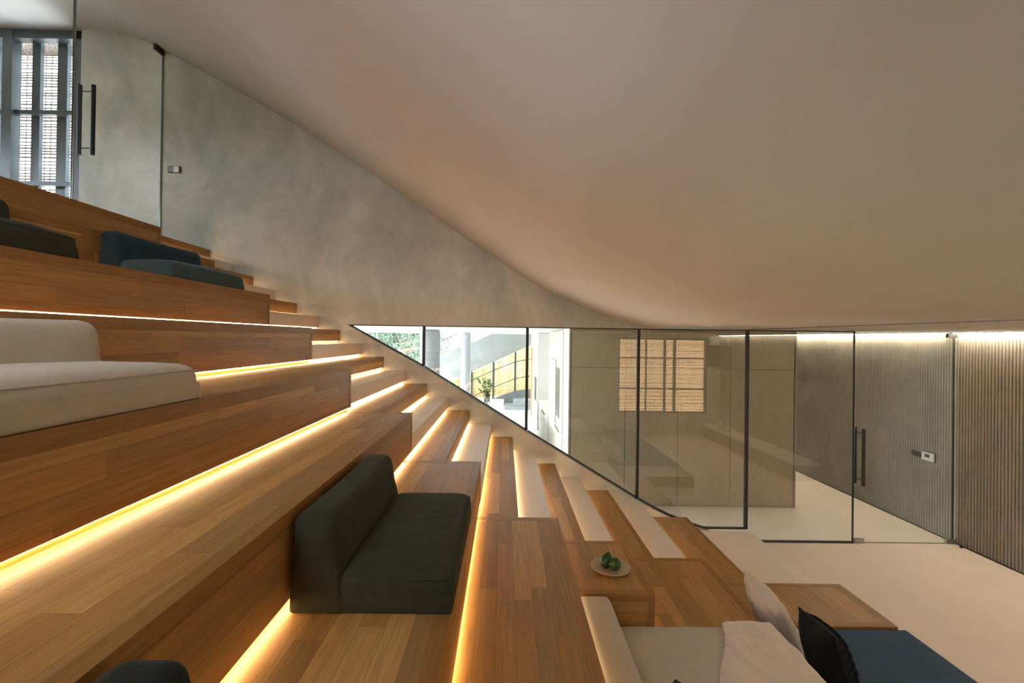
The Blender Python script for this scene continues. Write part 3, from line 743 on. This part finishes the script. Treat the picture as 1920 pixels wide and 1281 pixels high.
for a, b in ((7.95, 8.40), (8.40, 9.10), (9.10, 10.44)):
    bx('door', (1.012, 1.03, a+.004, b-.004, .05, 1.0), M['veneer_light'], t)
    bx('upper_door', (1.012, 1.03, a+.004, b-.004, 2.25, 2.80), M['veneer_light'], t)
for a, b in ((7.95, 8.40), (9.10, 10.44)): bx('door', (1.012, 1.03, a+.004, b-.004, 1.01, 2.24), M['veneer_light'], t)
bx('oven', (1.008, 1.03, 8.43, 9.07, 1.18, 2.10), M['screen'], t)
bx('handle', (1.002, 1.012, 8.43, 9.07, .93, .955), M['black'], t)
t = thing('kitchen_counter', (1.3, 11.8, 0), 'pale kitchen counter between the two tall cabinets', 'counter')
bx('body', (1.0, 1.60, 10.46, 13.19, 0, .87), M['veneer_light'], t)
bx('worktop', (.98, 1.60, 10.46, 13.19, .87, .90), M['step'], t)
bx('sink', (1.12, 1.42, 11.0, 11.6, .9005, .904), M['steel'], t)
bx('handle', (.975, 1.0, 11.2, 11.9, .78, .80), M['black'], t)
t = thing('far_tall_cabinet', (1.3, 14.8, 0), 'far tall kitchen cabinet with brown side panel and built-in oven', 'cabinet')
bx('body', (.95, 1.60, 13.22, 16.6, 0, 2.82), M['white_ceiling'], t)
bx('side_panel', (.95, 1.60, 13.20, 13.22, 0, 2.82), M['plaster'], t)
bx('brown_panel', (.935, .95, 15.6, 16.3, 0, 2.35), M['oak'], t)
bx('oven', (.925, .95, 13.6, 14.3, .8, 1.5), M['screen'], t)
t = thing('kitchen_island', (-1.1, 11.5, 0), 'white kitchen island holding the green plant', 'counter')
bx('body', (-1.40, -.06, 9.2, 13.10, 0, .87), M['white_ceiling'], t)
bx('worktop', (-1.43, -.02, 9.16, 13.15, .87, .90), M['white_ceiling'], t, bevel=.003)
t = thing('vase_of_leaves', (-.46, 11.96, .901), 'glass vase with leafy green stems on the white kitchen island', 'vase')
bm = bmesh.new(); lathe(bm, [(0, 0), (.055, 0), (.07, .08), (.075, .2), (.09, .28), (.086, .28), (.07, .2), (.064, .08), (0, .012)], -.46, 11.96, .901, 24); obj('vase', bm, M['glass_clear'], t, smooth=True)
bl = bmesh.new(); bs = bmesh.new(); rnd = random.Random(4)
for i in range(17):
    a = rnd.uniform(0, 6.28); sp = rnd.uniform(.06, .26); h = rnd.uniform(.30, .66)
    pts = [(-.46+.02*math.cos(a), 11.96+.02*math.sin(a), .93), (-.46+sp*.35*math.cos(a), 11.96+sp*.35*math.sin(a), .93+h*.6), (-.46+sp*math.cos(a), 11.96+sp*math.sin(a), .93+h)]
    tube(bs, pts, .004, 5)
    for k in range(18):
        q = .30+.7*k/17; c = Vector(pts[1]).lerp(Vector(pts[2]), q) if q > .5 else Vector(pts[0]).lerp(Vector(pts[1]), q*2)
        d = Vector((rnd.uniform(-1, 1), rnd.uniform(-1, 1), rnd.uniform(-.3, .7))).normalized(); s = d.cross(Vector((0, 0, 1))).normalized()*.028; l = d*rnd.uniform(.06, .11)
        bl.faces.new([bl.verts.new(x) for x in (c, c+l*.5+s, c+l, c+l*.5-s)])
obj('stems', bs, M['leaf'], t); obj('leaves', bl, M['leaf'], t)
for (x, y, r, lab) in ((-1.70, 10.3, .225, 'thick round concrete column, the nearer of the two behind the glass'), (-1.37, 15.8, .165, 'slimmer pale round column, the farther of the two behind the glass')):
    t = thing('column', (x, y, 0), lab, 'column', 'round columns')
    bm = bmesh.new(); lathe(bm, [(0, 0), (r, 0), (r, 2.79), (0, 2.79)], x, y, 0, 48); o = obj('shaft', bm, M['concrete_cool'], t)
    bm = bmesh.new(); lathe(bm, [(r-.012, 2.79), (r-.012, 2.83), (0, 2.83)], x, y, 0, 48); obj('shadow_gap', bm, M['grey_plastic'], t)
# far end: steps, curved wall, reed screened ramp, parapet
t = thing('far_step', (.5, 17.1, 0), 'low grey concrete steps at the far end of the kitchen', 'step')
bx('tread', (0.0, 1.1, 16.9, 17.9, 0, .12), M['concrete_cool'], t); bx('tread', (.35, 1.1, 17.2, 17.9, .12, .32), M['concrete_cool'], t)
bm = bmesh.new(); pts = []
for i in range(17):
    q = i/16; x = -.55+1.75*q; pts.append((x, .16+.50*math.sin(q*math.pi*.5)**.8))
prism_y(bm, [(-.55, 0)]+pts+[(1.2, 0)], 17.95, 18.15); struct(obj('wall_curved_low', bm, M['concrete_dark']))
bm = bmesh.new()
prism_y(bm, [(-4.5, 1.05), (-2.72, 1.87), (-.55, 2.84), (.1, 3.3), (1.35, 3.3), (1.35, 2.52), (-2.22, .86), (-4.5, -.2)], 18.9, 19.1); struct(obj('wall_parapet', bm, M['concrete_cool']))
t = thing('reed_fence', (-.6, 18.5, 0), 'golden reed screen fence following the ramp beyond the kitchen', 'fence')
bm = bmesh.new(); rnd = random.Random(9)
def ztop(x): return .85+(x+2.22)*(2.36-.85)/(1.0+2.22)
def zbot(x): return max(.02, .05+.16*(x+2.2))
x = -2.3
while x < 1.15:
    box(bm, x, x+.010*rnd.uniform(.6, 1.3), 18.49, 18.50, zbot(x), ztop(x)+rnd.uniform(-.02, .02)); x += .0185*rnd.uniform(.7, 1.3)
obj('upright_reeds', bm, M['reed'], t)
bm = bmesh.new(); z = .05
while z < 2.4:
    x0 = max(-2.3, (z-.85)/(1.51)*3.22-2.22)
    if x0 < 1.1: box(bm, x0, 1.15, 18.502, 18.51, z, z+.014)
    z += .05
obj('cross_reeds', bm, M['reed'], t)
for px in (-2.25, -1.33, -.46, .42):
    bx('post', (px-.04, px+.04, 18.38, 18.44, 0, ztop(px)+.02), M['frame_blue'], t)
for dz in (-.32, -1.0):
    bm = bmesh.new(); tube(bm, [(-2.3, 18.36, ztop(-2.3)+dz), (-.46, 18.36, ztop(-.46)+dz), (.42, 18.36, ztop(.42)+dz-.05), (1.15, 18.36, ztop(1.15)+dz-.25)], .016, 8); obj('rail', bm, M['frame_blue'], t)
# outdoors beyond the parapet
bm = bmesh.new(); G = []
for j in range(14):
    row = []
    for i in range(30):
        x = -22+i*1.2; y = 19.2+j*1.6; row.append(bm.verts.new((x, y, -.2+.11*j+.10*max(0, x+6)+.12*noise.noise(Vector((x*.4, y*.4, 0))))))
    G.append(row)
for j in range(13):
    for i in range(29): bm.faces.new((G[j][i], G[j][i+1], G[j+1][i+1], G[j+1][i]))
struct(obj('ground_bank', bm, M['grass'], smooth=True))
t = thing('handrail', (-6, 20.5, 1), 'thin outdoor handrail running up the slope beyond the columns', 'handrail')
bm = bmesh.new(); tube(bm, [(-6.5, 20.4, 1.0), (-3.0, 20.4, 2.45), (-1.5, 20.4, 3.1)], .02, 6); obj('rail', bm, M['frame_blue'], t)
for q in (-6.0, -5.2, -4.4, -3.6): bx('post', (q-.015, q+.015, 20.39, 20.41, 0, 1.0+(q+6.5)*.4143), M['frame_blue'], t)
def tree(x, y, h, sp, n, seed, lab):
    t = thing('tree', (x, y, 0), lab, 'tree', 'trees beyond the kitchen'); rnd = random.Random(seed)
    bm = bmesh.new(); tube(bm, [(x, y, -.2), (x+.1, y, h*.4), (x-.1, y, h*.75)], [.14, .1, .05], 8)
    for k in range(7):
        a = rnd.uniform(0, 6.28); z = h*rnd.uniform(.25, .65); tube(bm, [(x, y, z), (x+sp*.5*math.cos(a), y+sp*.5*math.sin(a), z+h*.16), (x+sp*.85*math.cos(a), y+sp*.85*math.sin(a), z+h*.3)], [.06, .04, .015], 6)
    obj('trunk', bm, M['bark'], t)
    bm = bmesh.new()
    for k in range(n):
        d = Vector((rnd.gauss(0, 1), rnd.gauss(0, 1), rnd.gauss(0, 1))).normalized()*rnd.uniform(.35, 1)**.5
        c = Vector((x+d.x*sp, y+d.y*sp, h*.58+d.z*h*.42)); c += Vector((noise.noise(c), noise.noise(c*1.3), noise.noise(c*.7)))*.5
        a = Vector((rnd.uniform(-1, 1), rnd.uniform(-1, 1), rnd.uniform(-1, 1))).normalized(); b = a.orthogonal().normalized(); s = rnd.uniform(.05, .12)
        bm.faces.new([bm.verts.new(q) for q in (c, c+a*s+b*s*.5, c+a*s*2, c+a*s-b*s*.5)])
    obj('foliage', bm, M['tree_leaf'], t)
tree(-8.2, 26.5, 4.2, 1.6, 2600, 1, 'leafy tree outside, leftmost behind the triangular pane')
tree(-5.0, 23.5, 4.4, 1.2, 2300, 2, 'leafy tree outside, just left of the first dark glass joint')
tree(-5.2, 31.0, 4.5, 1.5, 900, 3, 'pale distant tree behind the thick column')
